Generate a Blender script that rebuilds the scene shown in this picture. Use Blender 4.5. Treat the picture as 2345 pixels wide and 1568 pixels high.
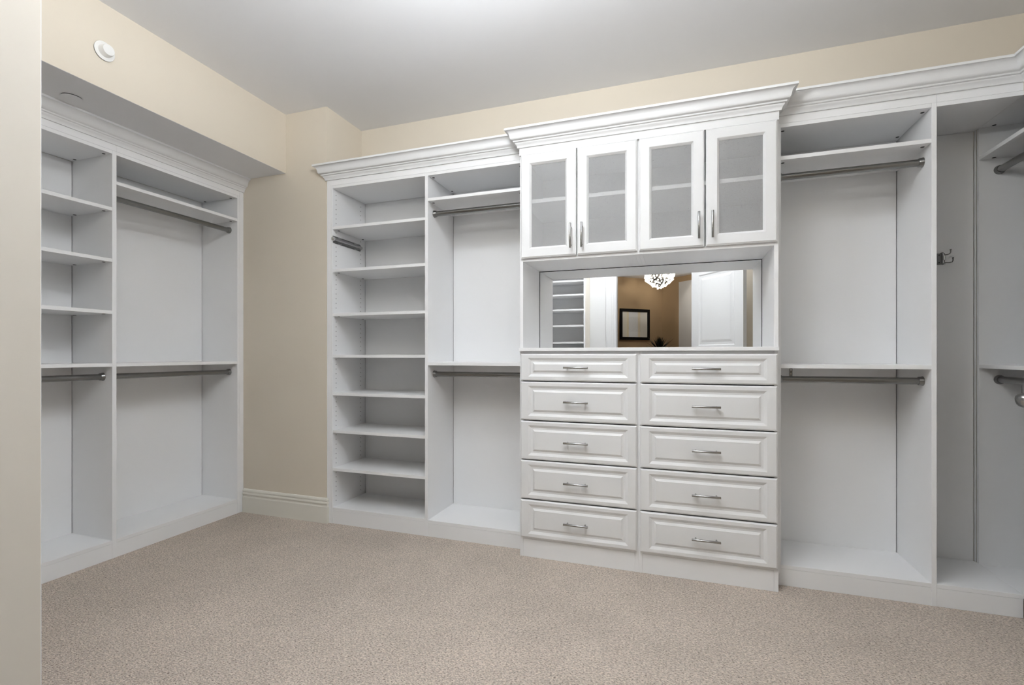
import bpy, bmesh, math, random
from mathutils import Vector, Matrix

random.seed(7)
scene = bpy.context.scene
for o in list(bpy.data.objects):
    bpy.data.objects.remove(o, do_unlink=True)
COL = scene.collection

# ------------------------------------------------------------------ camera
W_PX, H_PX = 2345.0, 1568.0
F_PX = 1102.0
YAW = math.atan(377.5 / 1102.0)
cam_d = bpy.data.cameras.new('camera')
cam = bpy.data.objects.new('camera', cam_d)
COL.objects.link(cam)
cam.location = (0, 0, 1.14)
cam.rotation_euler = (math.pi / 2, 0, YAW)
cam_d.sensor_fit = 'HORIZONTAL'
cam_d.sensor_width = 36.0
cam_d.lens = 36.0 * F_PX / W_PX
cam_d.shift_y = (811.5 - H_PX / 2) / W_PX
cam_d.clip_start = 0.02
cam_d.clip_end = 60
scene.camera = cam

# ------------------------------------------------------------------ world, light level, exposure
world = bpy.data.worlds.new('world')
scene.world = world
world.use_nodes = True
world.node_tree.nodes['Background'].inputs['Color'].default_value = (0.9, 0.93, 1.0, 1)
world.node_tree.nodes['Background'].inputs['Strength'].default_value = 0.03
CLOSET_LAMP = 74.0       # radiance of the closet ceiling lamp bowl
CLOSET_BULB_W = 2.5     # bulb inside the bowl, open to the ceiling
FILL_LAMP = 19.0         # radiance of the added fill lamp bowl near the doorway
FILL_BULB_W = 86.0
LAMP_COLOUR = (0.92, 0.965, 1.0)
CHANDELIER_W = 40.0
scene.view_settings.view_transform = 'Standard'
scene.view_settings.look = 'None'
scene.view_settings.gamma = 1.0
scene.view_settings.use_curve_mapping = False
scene.view_settings.exposure = 0.12

# ------------------------------------------------------------------ materials
def new_mat(name):
    m = bpy.data.materials.new(name)
    m.use_nodes = True
    nt = m.node_tree
    return m, nt, nt.nodes['Principled BSDF']

def N(nt, kind, **kw):
    n = nt.nodes.new(kind)
    for k, v in kw.items():
        setattr(n, k, v)
    return n

def paint(name, col, rough=0.4, noise_scale=6.0, noise_amt=0.02, bump_scale=0.0, bump=0.0, spec=0.5):
    m, nt, b = new_mat(name)
    tc = N(nt, 'ShaderNodeTexCoord')
    nz = N(nt, 'ShaderNodeTexNoise')
    nz.inputs['Scale'].default_value = noise_scale
    nz.inputs['Detail'].default_value = 4
    nt.links.new(tc.outputs['Object'], nz.inputs['Vector'])
    mx = N(nt, 'ShaderNodeMix', data_type='RGBA')
    lo = [max(0, c * (1 - noise_amt)) for c in col]
    hi = [min(1, c * (1 + noise_amt)) for c in col]
    mx.inputs['A'].default_value = (*lo, 1)
    mx.inputs['B'].default_value = (*hi, 1)
    nt.links.new(nz.outputs['Fac'], mx.inputs['Factor'])
    nt.links.new(mx.outputs['Result'], b.inputs['Base Color'])
    b.inputs['Roughness'].default_value = rough
    b.inputs['Specular IOR Level'].default_value = spec
    if bump > 0:
        n2 = N(nt, 'ShaderNodeTexNoise')
        n2.inputs['Scale'].default_value = bump_scale
        n2.inputs['Detail'].default_value = 3
        nt.links.new(tc.outputs['Object'], n2.inputs['Vector'])
        bp = N(nt, 'ShaderNodeBump')
        bp.inputs['Strength'].default_value = bump
        bp.inputs['Distance'].default_value = 0.002
        nt.links.new(n2.outputs['Fac'], bp.inputs['Height'])
        nt.links.new(bp.outputs['Normal'], b.inputs['Normal'])
    return m

def metal(name, col, rough, streak=0.0):
    m, nt, b = new_mat(name)
    b.inputs['Base Color'].default_value = (*col, 1)
    b.inputs['Metallic'].default_value = 1.0
    b.inputs['Roughness'].default_value = rough
    if streak:
        tc = N(nt, 'ShaderNodeTexCoord')
        nz = N(nt, 'ShaderNodeTexNoise')
        nz.inputs['Scale'].default_value = 90
        nt.links.new(tc.outputs['Object'], nz.inputs['Vector'])
        mr = N(nt, 'ShaderNodeMapRange')
        mr.inputs['To Min'].default_value = rough - streak
        mr.inputs['To Max'].default_value = rough + streak
        nt.links.new(nz.outputs['Fac'], mr.inputs['Value'])
        nt.links.new(mr.outputs['Result'], b.inputs['Roughness'])
    return m

M_WHITE = paint('white_melamine', (0.915, 0.915, 0.92), 0.38, 3.0, 0.012)
M_BACK = paint('white_back_panel', (0.91, 0.91, 0.915), 0.45, 3.0, 0.012)
M_FOIL = paint('white_thermofoil', (0.82, 0.82, 0.82), 0.42, 3.0, 0.01)
M_CEIL = paint('ceiling_paint', (0.86, 0.86, 0.875), 0.9, 2.0, 0.015, 60, 0.12)
M_CREAM = paint('cream_wall_paint', (0.725, 0.655, 0.55), 0.8, 2.5, 0.025, 90, 0.12)
M_ENDPANEL = paint('warm_lit_end_panel', (0.74, 0.685, 0.605), 0.6, 2.5, 0.02)  # white panel with the warm light on it put into its colour
M_BASE = paint('baseboard_paint', (0.80, 0.775, 0.70), 0.35, 3.0, 0.015)
M_TAN = paint('tan_wall_paint', (0.40, 0.285, 0.165), 0.85, 2.0, 0.03, 90, 0.1)
M_DOOR = paint('door_paint', (0.66, 0.66, 0.66), 0.45, 3.0, 0.01)
M_PLASTIC = paint('white_plastic', (0.82, 0.81, 0.79), 0.4, 8.0, 0.01)
M_DARK = paint('dark_gap', (0.03, 0.03, 0.03), 0.6, 8.0, 0.02)
M_BLACK = paint('black_frame_lacquer', (0.006, 0.0055, 0.0055), 0.6, 8.0, 0.05, spec=0.15)
M_LEAF = paint('yucca_leaf', (0.018, 0.028, 0.014), 0.45, 20.0, 0.4)
M_POT = paint('dark_planter', (0.05, 0.045, 0.04), 0.5, 6.0, 0.2)
M_ROD = metal('brushed_rod_metal', (0.25, 0.25, 0.247), 0.28)
M_NICKEL = metal('satin_nickel', (0.40, 0.40, 0.395), 0.24)
M_CHROME = metal('polished_chrome', (0.72, 0.72, 0.72), 0.12)

def mat_mirror():
    m, nt, b = new_mat('mirror_silver')
    b.inputs['Base Color'].default_value = (0.93, 0.935, 0.935, 1)
    b.inputs['Metallic'].default_value = 1.0
    b.inputs['Roughness'].default_value = 0.0
    return m
M_MIRROR = mat_mirror()

def mat_frost():
    m, nt, b = new_mat('frosted_glass')
    out = nt.nodes['Material Output']
    tr = N(nt, 'ShaderNodeBsdfTransparent')
    tr.inputs['Color'].default_value = (0.93, 0.93, 0.93, 1)
    b.inputs['Base Color'].default_value = (0.74, 0.74, 0.74, 1)
    b.inputs['Roughness'].default_value = 0.45
    tc = N(nt, 'ShaderNodeTexCoord')
    nz = N(nt, 'ShaderNodeTexNoise')
    nz.inputs['Scale'].default_value = 260
    nt.links.new(tc.outputs['Object'], nz.inputs['Vector'])
    mr = N(nt, 'ShaderNodeMapRange')
    mr.inputs['To Min'].default_value = 0.25
    mr.inputs['To Max'].default_value = 0.31
    nt.links.new(nz.outputs['Fac'], mr.inputs['Value'])
    mx = N(nt, 'ShaderNodeMixShader')
    nt.links.new(mr.outputs['Result'], mx.inputs['Fac'])
    nt.links.new(tr.outputs['BSDF'], mx.inputs[1])
    nt.links.new(b.outputs['BSDF'], mx.inputs[2])
    nt.links.new(mx.outputs['Shader'], out.inputs['Surface'])
    return m
M_FROST = mat_frost()

def mat_carpet():
    m, nt, b = new_mat('loop_carpet')
    tc = N(nt, 'ShaderNodeTexCoord')
    mp = N(nt, 'ShaderNodeMapping')
    mp.inputs['Scale'].default_value = (0.72, 1.25, 1.0)
    nt.links.new(tc.outputs['Object'], mp.inputs['Vector'])
    # tufts
    vo = N(nt, 'ShaderNodeTexVoronoi', feature='F1')
    vo.inputs['Scale'].default_value = 230
    vo.inputs['Randomness'].default_value = 1.0
    nt.links.new(mp.outputs['Vector'], vo.inputs['Vector'])
    # clumped twist
    n1 = N(nt, 'ShaderNodeTexNoise')
    n1.inputs['Scale'].default_value = 165
    n1.inputs['Detail'].default_value = 5
    n1.inputs['Roughness'].default_value = 0.65
    nt.links.new(mp.outputs['Vector'], n1.inputs['Vector'])
    # broad traffic mottling
    n2 = N(nt, 'ShaderNodeTexNoise')
    n2.inputs['Scale'].default_value = 2.2
    n2.inputs['Detail'].default_value = 3
    nt.links.new(tc.outputs['Object'], n2.inputs['Vector'])
    # per-tuft tone
    sep = N(nt, 'ShaderNodeSeparateColor')
    nt.links.new(vo.outputs['Color'], sep.inputs['Color'])
    r1 = N(nt, 'ShaderNodeValToRGB')
    r1.color_ramp.elements[0].position = 0.32
    r1.color_ramp.elements[0].color = (0.13, 0.095, 0.07, 1)
    r1.color_ramp.elements[1].position = 0.58
    r1.color_ramp.elements[1].color = (0.82, 0.725, 0.635, 1)
    e = r1.color_ramp.elements.new(0.43)
    e.color = (0.60, 0.51, 0.43, 1)
    nt.links.new(n1.outputs['Fac'], r1.inputs['Fac'])
    mx = N(nt, 'ShaderNodeMix', data_type='RGBA', blend_type='MULTIPLY')
    mx.inputs['Factor'].default_value = 1.0
    r2 = N(nt, 'ShaderNodeMapRange')
    r2.inputs['To Min'].default_value = 0.80
    r2.inputs['To Max'].default_value = 1.16
    nt.links.new(sep.outputs['Red'], r2.inputs['Value'])
    cmb = N(nt, 'ShaderNodeCombineColor')
    for ch in ('Red', 'Green', 'Blue'):
        nt.links.new(r2.outputs['Result'], cmb.inputs[ch])
    nt.links.new(r1.outputs['Color'], mx.inputs['A'])
    nt.links.new(cmb.outputs['Color'], mx.inputs['B'])
    mx2 = N(nt, 'ShaderNodeMix', data_type='RGBA', blend_type='MULTIPLY')
    mx2.inputs['Factor'].default_value = 1.0
    r3 = N(nt, 'ShaderNodeValToRGB')
    r3.color_ramp.elements[0].position = 0.3
    r3.color_ramp.elements[0].color = (0.90, 0.90, 0.90, 1)
    r3.color_ramp.elements[1].position = 0.7
    r3.color_ramp.elements[1].color = (1.06, 1.05, 1.05, 1)
    nt.links.new(n2.outputs['Fac'], r3.inputs['Fac'])
    nt.links.new(mx.outputs['Result'], mx2.inputs['A'])
    nt.links.new(r3.outputs['Color'], mx2.inputs['B'])
    nt.links.new(mx2.outputs['Result'], b.inputs['Base Color'])
    b.inputs['Roughness'].default_value = 0.95
    b.inputs['Specular IOR Level'].default_value = 0.1
    # relief
    inv = N(nt, 'ShaderNodeMath', operation='SUBTRACT')
    inv.inputs[0].default_value = 1.0
    nt.links.new(vo.outputs['Distance'], inv.inputs[1])
    ad = N(nt, 'ShaderNodeMath', operation='ADD')
    nt.links.new(inv.outputs['Value'], ad.inputs[0])
    nt.links.new(n1.outputs['Fac'], ad.inputs[1])
    bp = N(nt, 'ShaderNodeBump')
    bp.inputs['Strength'].default_value = 0.9
    bp.inputs['Distance'].default_value = 0.005
    nt.links.new(ad.outputs['Value'], bp.inputs['Height'])
    nt.links.new(bp.outputs['Normal'], b.inputs['Normal'])
    return m
M_CARPET = mat_carpet()

def mat_emit(name, col, strength):
    m, nt, b = new_mat(name)
    b.inputs['Base Color'].default_value = (0.9, 0.9, 0.9, 1)
    b.inputs['Emission Color'].default_value = (*col, 1)
    b.inputs['Emission Strength'].default_value = strength
    return m
M_LAMP = mat_emit('lit_lamp_glass', LAMP_COLOUR, CLOSET_LAMP)
M_FILL_LAMP = mat_emit('fill_lamp_glass', LAMP_COLOUR, FILL_LAMP)
M_CRYSTAL = mat_emit('lit_crystal', (1.0, 0.93, 0.80), 1.9)

def mat_art():
    m, nt, b = new_mat('abstract_print')
    tc = N(nt, 'ShaderNodeTexCoord')
    sx = N(nt, 'ShaderNodeSeparateXYZ')
    nt.links.new(tc.outputs['Generated'], sx.inputs['Vector'])
    rp = N(nt, 'ShaderNodeValToRGB')
    cr = rp.color_ramp
    cr.elements[0].position = 0.0
    cr.elements[0].color = (0.80, 0.79, 0.73, 1)
    cr.elements[1].position = 1.0
    cr.elements[1].color = (0.81, 0.80, 0.74, 1)
    for p, c in ((0.18, (0.84, 0.81, 0.71)), (0.24, (0.84, 0.75, 0.54)), (0.28, (0.80, 0.83, 0.86)),
                 (0.60, (0.80, 0.83, 0.85)), (0.66, (0.84, 0.76, 0.58)), (0.74, (0.80, 0.80, 0.75))):
        el = cr.elements.new(p)
        el.color = (*c, 1)
    nt.links.new(sx.outputs['X'], rp.inputs['Fac'])
    nz = N(nt, 'ShaderNodeTexNoise')
    nz.inputs['Scale'].default_value = 9
    nz.inputs['Detail'].default_value = 2
    nt.links.new(tc.outputs['Generated'], nz.inputs['Vector'])
    # thin contour lines of the noise read as pencil scribble
    ml = N(nt, 'ShaderNodeMath', operation='MULTIPLY')
    ml.inputs[1].default_value = 26
    nt.links.new(nz.outputs['Fac'], ml.inputs[0])
    fr = N(nt, 'ShaderNodeMath', operation='FRACT')
    nt.links.new(ml.outputs['Value'], fr.inputs[0])
    lt = N(nt, 'ShaderNodeMath', operation='LESS_THAN')
    lt.inputs[1].default_value = 0.18
    nt.links.new(fr.outputs['Value'], lt.inputs[0])
    # only in the middle of the sheet
    gx = N(nt, 'ShaderNodeMath', operation='COMPARE')
    gx.inputs[1].default_value = 0.5
    gx.inputs[2].default_value = 0.24
    nt.links.new(sx.outputs['X'], gx.inputs[0])
    gz = N(nt, 'ShaderNodeMath', operation='COMPARE')
    gz.inputs[1].default_value = 0.5
    gz.inputs[2].default_value = 0.28
    nt.links.new(sx.outputs['Z'], gz.inputs[0])
    a1 = N(nt, 'ShaderNodeMath', operation='MULTIPLY')
    nt.links.new(gx.outputs['Value'], a1.inputs[0])
    nt.links.new(gz.outputs['Value'], a1.inputs[1])
    a2 = N(nt, 'ShaderNodeMath', operation='MULTIPLY')
    nt.links.new(a1.outputs['Value'], a2.inputs[0])
    nt.links.new(lt.outputs['Value'], a2.inputs[1])
    a3 = N(nt, 'ShaderNodeMath', operation='MULTIPLY')
    a3.inputs[1].default_value = 0.45
    nt.links.new(a2.outputs['Value'], a3.inputs[0])
    mx = N(nt, 'ShaderNodeMix', data_type='RGBA')
    mx.inputs['B'].default_value = (0.16, 0.16, 0.17, 1)
    nt.links.new(a3.outputs['Value'], mx.inputs['Factor'])
    nt.links.new(rp.outputs['Color'], mx.inputs['A'])
    nt.links.new(mx.outputs['Result'], b.inputs['Base Color'])
    b.inputs['Roughness'].default_value = 0.6
    return m
M_ART = mat_art()

# ------------------------------------------------------------------ helpers
ROOTLOC = {}

def origin_of(o):
    while o is not None:
        if o.name in ROOTLOC:
            return ROOTLOC[o.name]
        o = o.parent
    return Vector((0, 0, 0))

def tag(o, label=None, cat=None, group=None, kind=None):
    if label: o['label'] = label
    if cat: o['category'] = cat
    if group: o['group'] = group
    if kind: o['kind'] = kind
    return o

def thing(name, label, cat, loc, group=None, rotz=0.0):
    o = bpy.data.objects.new(name, None)
    COL.objects.link(o)
    o.location = loc
    o.rotation_euler = (0, 0, rotz)
    o.empty_display_size = 0.1
    ROOTLOC[o.name] = Vector(loc)
    return tag(o, label, cat, group)

def smooth_by_angle(me, ang=35):
    for p in me.polygons:
        p.use_smooth = True
    try:
        me.set_sharp_from_angle(angle=math.radians(ang))
    except Exception:
        pass

def obj_from_bm(name, bm, mat, parent=None, smooth=False, local=False):
    """verts of bm are world coordinates unless local; a parent's origin is taken off"""
    if parent is not None and not local:
        bmesh.ops.translate(bm, verts=bm.verts, vec=-origin_of(parent))
    bmesh.ops.recalc_face_normals(bm, faces=bm.faces)
    me = bpy.data.meshes.new(name)
    bm.to_mesh(me)
    bm.free()
    me.materials.append(mat)
    if smooth:
        smooth_by_angle(me)
    o = bpy.data.objects.new(name, me)
    COL.objects.link(o)
    o.parent = parent
    return o

def add_box(bm, x0, x1, y0, y1, z0, z1, bev=0.0):
    vs = [bm.verts.new(p) for p in ((x0, y0, z0), (x1, y0, z0), (x1, y1, z0), (x0, y1, z0),
                                    (x0, y0, z1), (x1, y0, z1), (x1, y1, z1), (x0, y1, z1))]
    fs = [bm.faces.new([vs[i] for i in f]) for f in
          ((3, 2, 1, 0), (4, 5, 6, 7), (0, 1, 5, 4), (1, 2, 6, 5), (2, 3, 7, 6), (3, 0, 4, 7))]
    if bev > 0:
        es = list({e for f in fs for e in f.edges})
        bmesh.ops.bevel(bm, geom=es, offset=bev, segments=1, affect='EDGES', profile=0.5)
    return vs

def box(name, x0, x1, y0, y1, z0, z1, mat, parent=None, bev=0.0008):
    bm = bmesh.new()
    add_box(bm, x0, x1, y0, y1, z0, z1, bev)
    return obj_from_bm(name, bm, mat, parent)

def struct(o, cat=None):
    o['kind'] = 'structure'
    return o

def add_tube(bm, pts, r, seg=12, cap=True):
    """tube along points; r number or list"""
    pts = [Vector(p) for p in pts]
    n = len(pts)
    rs = r if isinstance(r, (list, tuple)) else [r] * n
    rings = []
    up = None
    for i, p in enumerate(pts):
        if i == 0: t = pts[1] - pts[0]
        elif i == n - 1: t = pts[-1] - pts[-2]
        else: t = (pts[i + 1] - p).normalized() + (p - pts[i - 1]).normalized()
        t.normalize()
        if up is None:
            up = Vector((0, 0, 1)) if abs(t.z) < 0.9 else Vector((1, 0, 0))
        a = t.cross(up)
        if a.length < 1e-6:
            up = Vector((1, 0, 0)) if abs(t.x) < .9 else Vector((0, 1, 0))
            a = t.cross(up)
        a.normalize()
        b = a.cross(t).normalized()
        up = b
        rings.append([bm.verts.new(p + (a * math.cos(2 * math.pi * k / seg) + b * math.sin(2 * math.pi * k / seg)) * rs[i]) for k in range(seg)])
    for i in range(n - 1):
        for k in range(seg):
            bm.faces.new((rings[i][k], rings[i][(k + 1) % seg], rings[i + 1][(k + 1) % seg], rings[i + 1][k]))
    if cap:
        bm.faces.new(list(reversed(rings[0])))
        bm.faces.new(rings[-1])

def add_lathe(bm, prof, mat4, seg=32):
    """prof: (r, h) from bottom to top around local z, placed by mat4"""
    rings = []
    for r, h in prof:
        if r < 1e-6:
            rings.append([bm.verts.new(mat4 @ Vector((0, 0, h)))])
        else:
            rings.append([bm.verts.new(mat4 @ Vector((r * math.cos(2 * math.pi * k / seg), r * math.sin(2 * math.pi * k / seg), h))) for k in range(seg)])
    for a, b in zip(rings, rings[1:]):
        for k in range(seg):
            k2 = (k + 1) % seg
            if len(a) == 1 and len(b) == 1: continue
            if len(a) == 1: bm.faces.new((a[0], b[k], b[k2]))
            elif len(b) == 1: bm.faces.new((a[k], a[k2], b[0]))
            else: bm.faces.new((a[k], a[k2], b[k2], b[k]))
    if len(rings[0]) > 1: bm.faces.new(list(reversed(rings[0])))
    if len(rings[-1]) > 1: bm.faces.new(rings[-1])

def add_sweep(bm, prof, path, z0, right=True):
    """sweep closed profile (out, up) along an XY path with mitres; outward = right/left of travel"""
    P = [Vector((p[0], p[1])) for p in path]
    ns = []
    for a, b in zip(P, P[1:]):
        d = (b - a).normalized()
        ns.append(Vector((d.y, -d.x)) if right else Vector((-d.y, d.x)))
    rings = []
    for i, p in enumerate(P):
        if i == 0: m = ns[0]
        elif i == len(P) - 1: m = ns[-1]
        else: m = (ns[i - 1] + ns[i]) / (1 + ns[i - 1].dot(ns[i]))
        rings.append([bm.verts.new((p.x + m.x * o, p.y + m.y * o, z0 + u)) for o, u in prof])
    k = len(prof)
    for a, b in zip(rings, rings[1:]):
        for j in range(k):
            bm.faces.new((a[j], a[(j + 1) % k], b[(j + 1) % k], b[j]))
    bm.faces.new(list(reversed(rings[0])))
    bm.faces.new(rings[-1])

# ------------------------------------------------------------------ measures (metres)
ZC = 2.822            # closet ceiling
YW, XWL, XWR = 3.062, -3.362, 1.792       # wall faces
YN = 0.19             # face of the wall with the doorway
YF, YB = 2.682, 3.043                     # back-wall units: front, back panel face
XF, XB = -2.983, -3.326                   # left-wall units
YT = 2.598            # drawer tower carcass front
XR = 1.418            # right-wall unit front
TH = 0.019
YM = 2.942            # mirror face

# ------------------------------------------------------------------ room shell
def slab(name, x0, x1, y0, y1, z0, z1, mat):
    return struct(box(name, x0, x1, y0, y1, z0, z1, mat, None, 0.0))

slab('floor', -3.6, 2.0, -5.9, 3.3, -0.05, 0.0, M_CARPET)
slab('ceiling', -3.6, 2.0, -5.9, 3.3, ZC, ZC + 0.08, M_CEIL)
slab('wall_back', -3.50, 1.95, YW, YW + 0.12, 0, ZC, M_CREAM)
slab('wall_left', XWL - 0.12, XWL, YN - 0.12, YW + 0.12, 0, ZC, M_CREAM)
slab('wall_right', XWR, XWR + 0.12, YN - 0.12, YW + 0.12, 0, ZC, M_CREAM)
slab('wall_column', XWL - 0.02, -2.247, 2.681, YW + 0.02, 0, ZC, M_CREAM)
slab('wall_soffit', XWL - 0.02, -2.597, YN, 2.683, 2.4115, ZC, M_CREAM)
# the soffit's underside is ceiling white
slab('ceiling_soffit', XWL, -2.598, YN, 2.6805, 2.4105, 2.4116, M_CEIL)
# wall with the doorway the photograph is taken from
DOOR_L, DOOR_R, DOOR_H = -0.676, 0.165, 2.16
def front_wall():
    bm = bmesh.new()
    add_box(bm, XWL - 0.02, DOOR_L, YN - 0.12, YN, 0, ZC)
    add_box(bm, DOOR_R + 0.03, XWR + 0.02, YN - 0.12, YN, 0, ZC)
    add_box(bm, DOOR_L, DOOR_R + 0.03, YN - 0.12, YN, DOOR_H, ZC)
    return struct(obj_from_bm('wall_front', bm, M_CREAM))
front_wall()

# tan room beyond the doorway (seen in the mirror): corner turned 45 degrees
def tan_wall(name, a, b, mat=M_TAN, z0=0.0, z1=ZC, t=0.1, side=1):
    a = Vector(a); b = Vector(b)
    d = (b - a).normalized(); n = Vector((d.y, -d.x)) * side
    bm = bmesh.new()
    lo = [bm.verts.new((p.x, p.y, z0)) for p in (a, b, b + n * t, a + n * t)]
    hi = [bm.verts.new((p.x, p.y, z1)) for p in (a, b, b + n * t, a + n * t)]
    bm.faces.new(lo); bm.faces.new(hi)
    for i in range(4):
        bm.faces.new((lo[i], lo[(i + 1) % 4], hi[(i + 1) % 4], hi[i]))
    return struct(obj_from_bm(name, bm, mat))
CORN = Vector((-0.317, -5.49))
D1 = (Vector((-1.253, -4.68)) - CORN).normalized()
D2 = (Vector((0.286, -4.90)) - CORN).normalized()
E1 = CORN + D1 * 3.9
E2 = CORN + D2 * 3.0
tan_wall('wall_far_left', CORN, E1, side=-1)
tan_wall('wall_far_right', CORN, E2, side=1)
tan_wall('wall_side_left', E1, (E1.x, YN - 0.11), side=-1)
tan_wall('wall_side_right', E2, (E2.x, YN - 0.11), side=1)
# tall white opening in the far right tan wall
a = CORN + D2 * 0.53; b_ = CORN + D2 * 1.55
n2 = Vector((-D2.y, D2.x))
if n2.dot(Vector((0, 1))) < 0: n2 = -n2
o = tan_wall('door_2', a + n2 * 0.002, b_ + n2 * 0.002, M_DOOR, 0.0, 2.70, 0.03, -1 if Vector((D2.y, -D2.x)).dot(n2) < 0 else 1)

# baseboard on the column
BASE_PROF = [(0, 0), (0.018, 0), (0.018, 0.108), (0.0165, 0.112), (0.0135, 0.114), (0.0125, 0.122),
             (0.0165, 0.127), (0.0185, 0.133), (0.0165, 0.140), (0.0125, 0.144), (0.0125, 0.147), (0.0155, 0.149), (0.0160, 0.156),
             (0.013, 0.163), (0.008, 0.167), (0, 0.168)]
bm = bmesh.new()
add_sweep(bm, BASE_PROF, [(-2.975, 2.681), (-2.2475, 2.681), (-2.2475, 2.683)], 0.0, True)
struct(obj_from_bm('baseboard_column', bm, M_BASE))

# crown mouldings
CROWN = [(0.0, 0.0), (0.0085, 0.0), (0.0095, 0.006), (0.0105, 0.010), (0.0135, 0.016), (0.018, 0.0205), (0.0195, 0.024), (0.020, 0.0275),
         (0.0255, 0.0285), (0.0275, 0.0305), (0.0285, 0.0335), (0.0285, 0.036), (0.0305, 0.0372), (0.0355, 0.0392), (0.0400, 0.0430), (0.0428, 0.0495),
         (0.0442, 0.0575), (0.0458, 0.0660), (0.0490, 0.0735), (0.0540, 0.0790), (0.0600, 0.0826), (0.0635, 0.0842),
         (0.0675, 0.0842), (0.0675, 0.0955), (0.0, 0.0955)]
def crown(name, path, z0, right=True):
    bm = bmesh.new()
    add_sweep(bm, CROWN, path, z0, right)
    return struct(obj_from_bm(name, bm, M_FOIL, None, smooth=True))
crown('trim_1', [(XF, 0.95), (XF, 2.6795)], 2.3148, True)
crown('trim_2', [(-2.247, 2.6835), (-2.247, YF), (-0.843, YF)], 2.3165, True)
crown('trim_3', [(-0.843, 2.80), (-0.843, YT - 0.012), (0.463, YT - 0.012), (0.463, 2.80)], 2.302, True)
crown('trim_4', [(0.464, YF), (XR, YF), (XR, 1.90)], 2.3165, True)

# doorway casing and jamb
CASE = [(0, 0), (0.114, 0), (0.114, 0.012), (0.108, 0.018), (0.098, 0.019), (0.090, 0.015), (0.050, 0.013), (0.040, 0.016), (0.020, 0.016), (0.014, 0.011), (0, 0.010)]
def casing(name, x_in, sgn, z1):
    bm = bmesh.new()
    lo = [bm.verts.new((x_in + sgn * u, YN + v, 0)) for u, v in CASE]
    hi = [bm.verts.new((x_in + sgn * u, YN + v, z1)) for u, v in CASE]
    k = len(CASE)
    for j in range(k):
        bm.faces.new((lo[j], lo[(j + 1) % k], hi[(j + 1) % k], hi[j]))
    bm.faces.new(lo); bm.faces.new(hi)
    return struct(obj_from_bm(name, bm, M_DOOR))
casing('trim_5', DOOR_L, -1, DOOR_H + 0.10)
casing('trim_6', DOOR_R + 0.032, 1, DOOR_H + 0.10)
struct(box('trim_7', DOOR_L - 0.114, DOOR_R + 0.146, YN, YN + 0.018, DOOR_H, DOOR_H + 0.114, M_DOOR))
struct(box('trim_8', DOOR_L, DOOR_L + 0.012, YN - 0.125, YN + 0.0, 0, DOOR_H, M_DOOR))
# white filler panel on the wall between casing and the shelves beside the doorway
struct(box('trim_9', -0.974, DOOR_L - 0.114, YN, YN + 0.006, 0, 2.30, M_DOOR))

# open door at the photographer's right hand (seen in the mirror only)
def open_door():
    root = bpy.data.objects.new('door_1', None)
    COL.objects.link(root)
    hx, hy = 0.154, 0.20
    ang = math.atan2(0.615, 0.447)
    root.location = (hx, hy, 0)
    root.rotation_euler = (0, 0, ang)
    root['kind'] = 'structure'
    ROOTLOC[root.name] = Vector((0, 0, 0))
    w, h, t = 0.76, 2.12, 0.040
    # local x along door, local y = left face (towards +y) ; slab y in [-t,0]
    bm = bmesh.new()
    panels = [(0.115, w - 0.115, 1.235, h - 0.125), (0.115, w - 0.115, 0.24, 1.03)]
    xs = sorted({0, w, panels[0][0], panels[0][1]})
    zs = [0.012, 0.24, 1.03, 1.235, h - 0.125, h]
    add_box(bm, 0, w, -t, -0.009, 0.012, h)
    # stiles and rails proud of the core
    for x0, x1, z0, z1 in ((0, 0.115, 0.012, h), (w - 0.115, w, 0.012, h), (0.115, w - 0.115, 0.012, 0.24),
                           (0.115, w - 0.115, 1.03, 1.235), (0.115, w - 0.115, h - 0.125, h)):
        add_box(bm, x0, x1, -0.009, 0, z0, z1)
    slab_o = obj_from_bm('door_slab', bm, M_DOOR, root, local=True)
    for x0, x1, z0, z1 in panels:
        bm = bmesh.new()
        loops = [(0, 0), (0.012, -0.008), (0.035, -0.008), (0.060, -0.002)]
        prev = None
        for ins, dy in loops:
            ring = [bm.verts.new(p) for p in ((x0 + ins, dy, z0 + ins), (x1 - ins, dy, z0 + ins), (x1 - ins, dy, z1 - ins), (x0 + ins, dy, z1 - ins))]
            if prev:
                for i in range(4):
                    bm.faces.new((prev[i], prev[(i + 1) % 4], ring[(i + 1) % 4], ring[i]))
            prev = ring
        bm.faces.new(prev)
        obj_from_bm('door_panel', bm, M_DOOR, root, local=True)
    bm = bmesh.new()
    add_lathe(bm, [(0.0, 0.0), (0.03, 0.0), (0.03, 0.006), (0.012, 0.008), (0.011, 0.03), (0.022, 0.036), (0.027, 0.048), (0.022, 0.060), (0.0, 0.064)],
              Matrix.Translation((w - 0.065, 0, 0.93)) @ Matrix.Rotation(-math.pi / 2, 4, 'X'), 20)
    obj_from_bm('door_knob', bm, M_NICKEL, root, smooth=True, local=True)
open_door()

# ------------------------------------------------------------------ shared small meshes
def mesh_only(name, build, mat, smooth=True):
    bm = bmesh.new()
    build(bm)
    bmesh.ops.recalc_face_normals(bm, faces=bm.faces)
    me = bpy.data.meshes.new(name)
    bm.to_mesh(me); bm.free()
    me.materials.append(mat)
    if smooth: smooth_by_angle(me, 40)
    return me

def inst(name, me, parent, world_pos, rot=None):
    o = bpy.data.objects.new(name, me)
    COL.objects.link(o)
    o.parent = parent
    o.location = Vector(world_pos) - origin_of(parent)
    if rot: o.rotation_euler = rot
    return o

def build_cam_disc(bm):       # dark cam-lock disc under a shelf
    add_lathe(bm, [(0.0, -0.0012), (0.0075, -0.0012), (0.0080, 0.0), (0.0, 0.0)], Matrix.Identity(4), 12)
ME_CAM = mesh_only('cam_lock', build_cam_disc, M_DARK, False)

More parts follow.
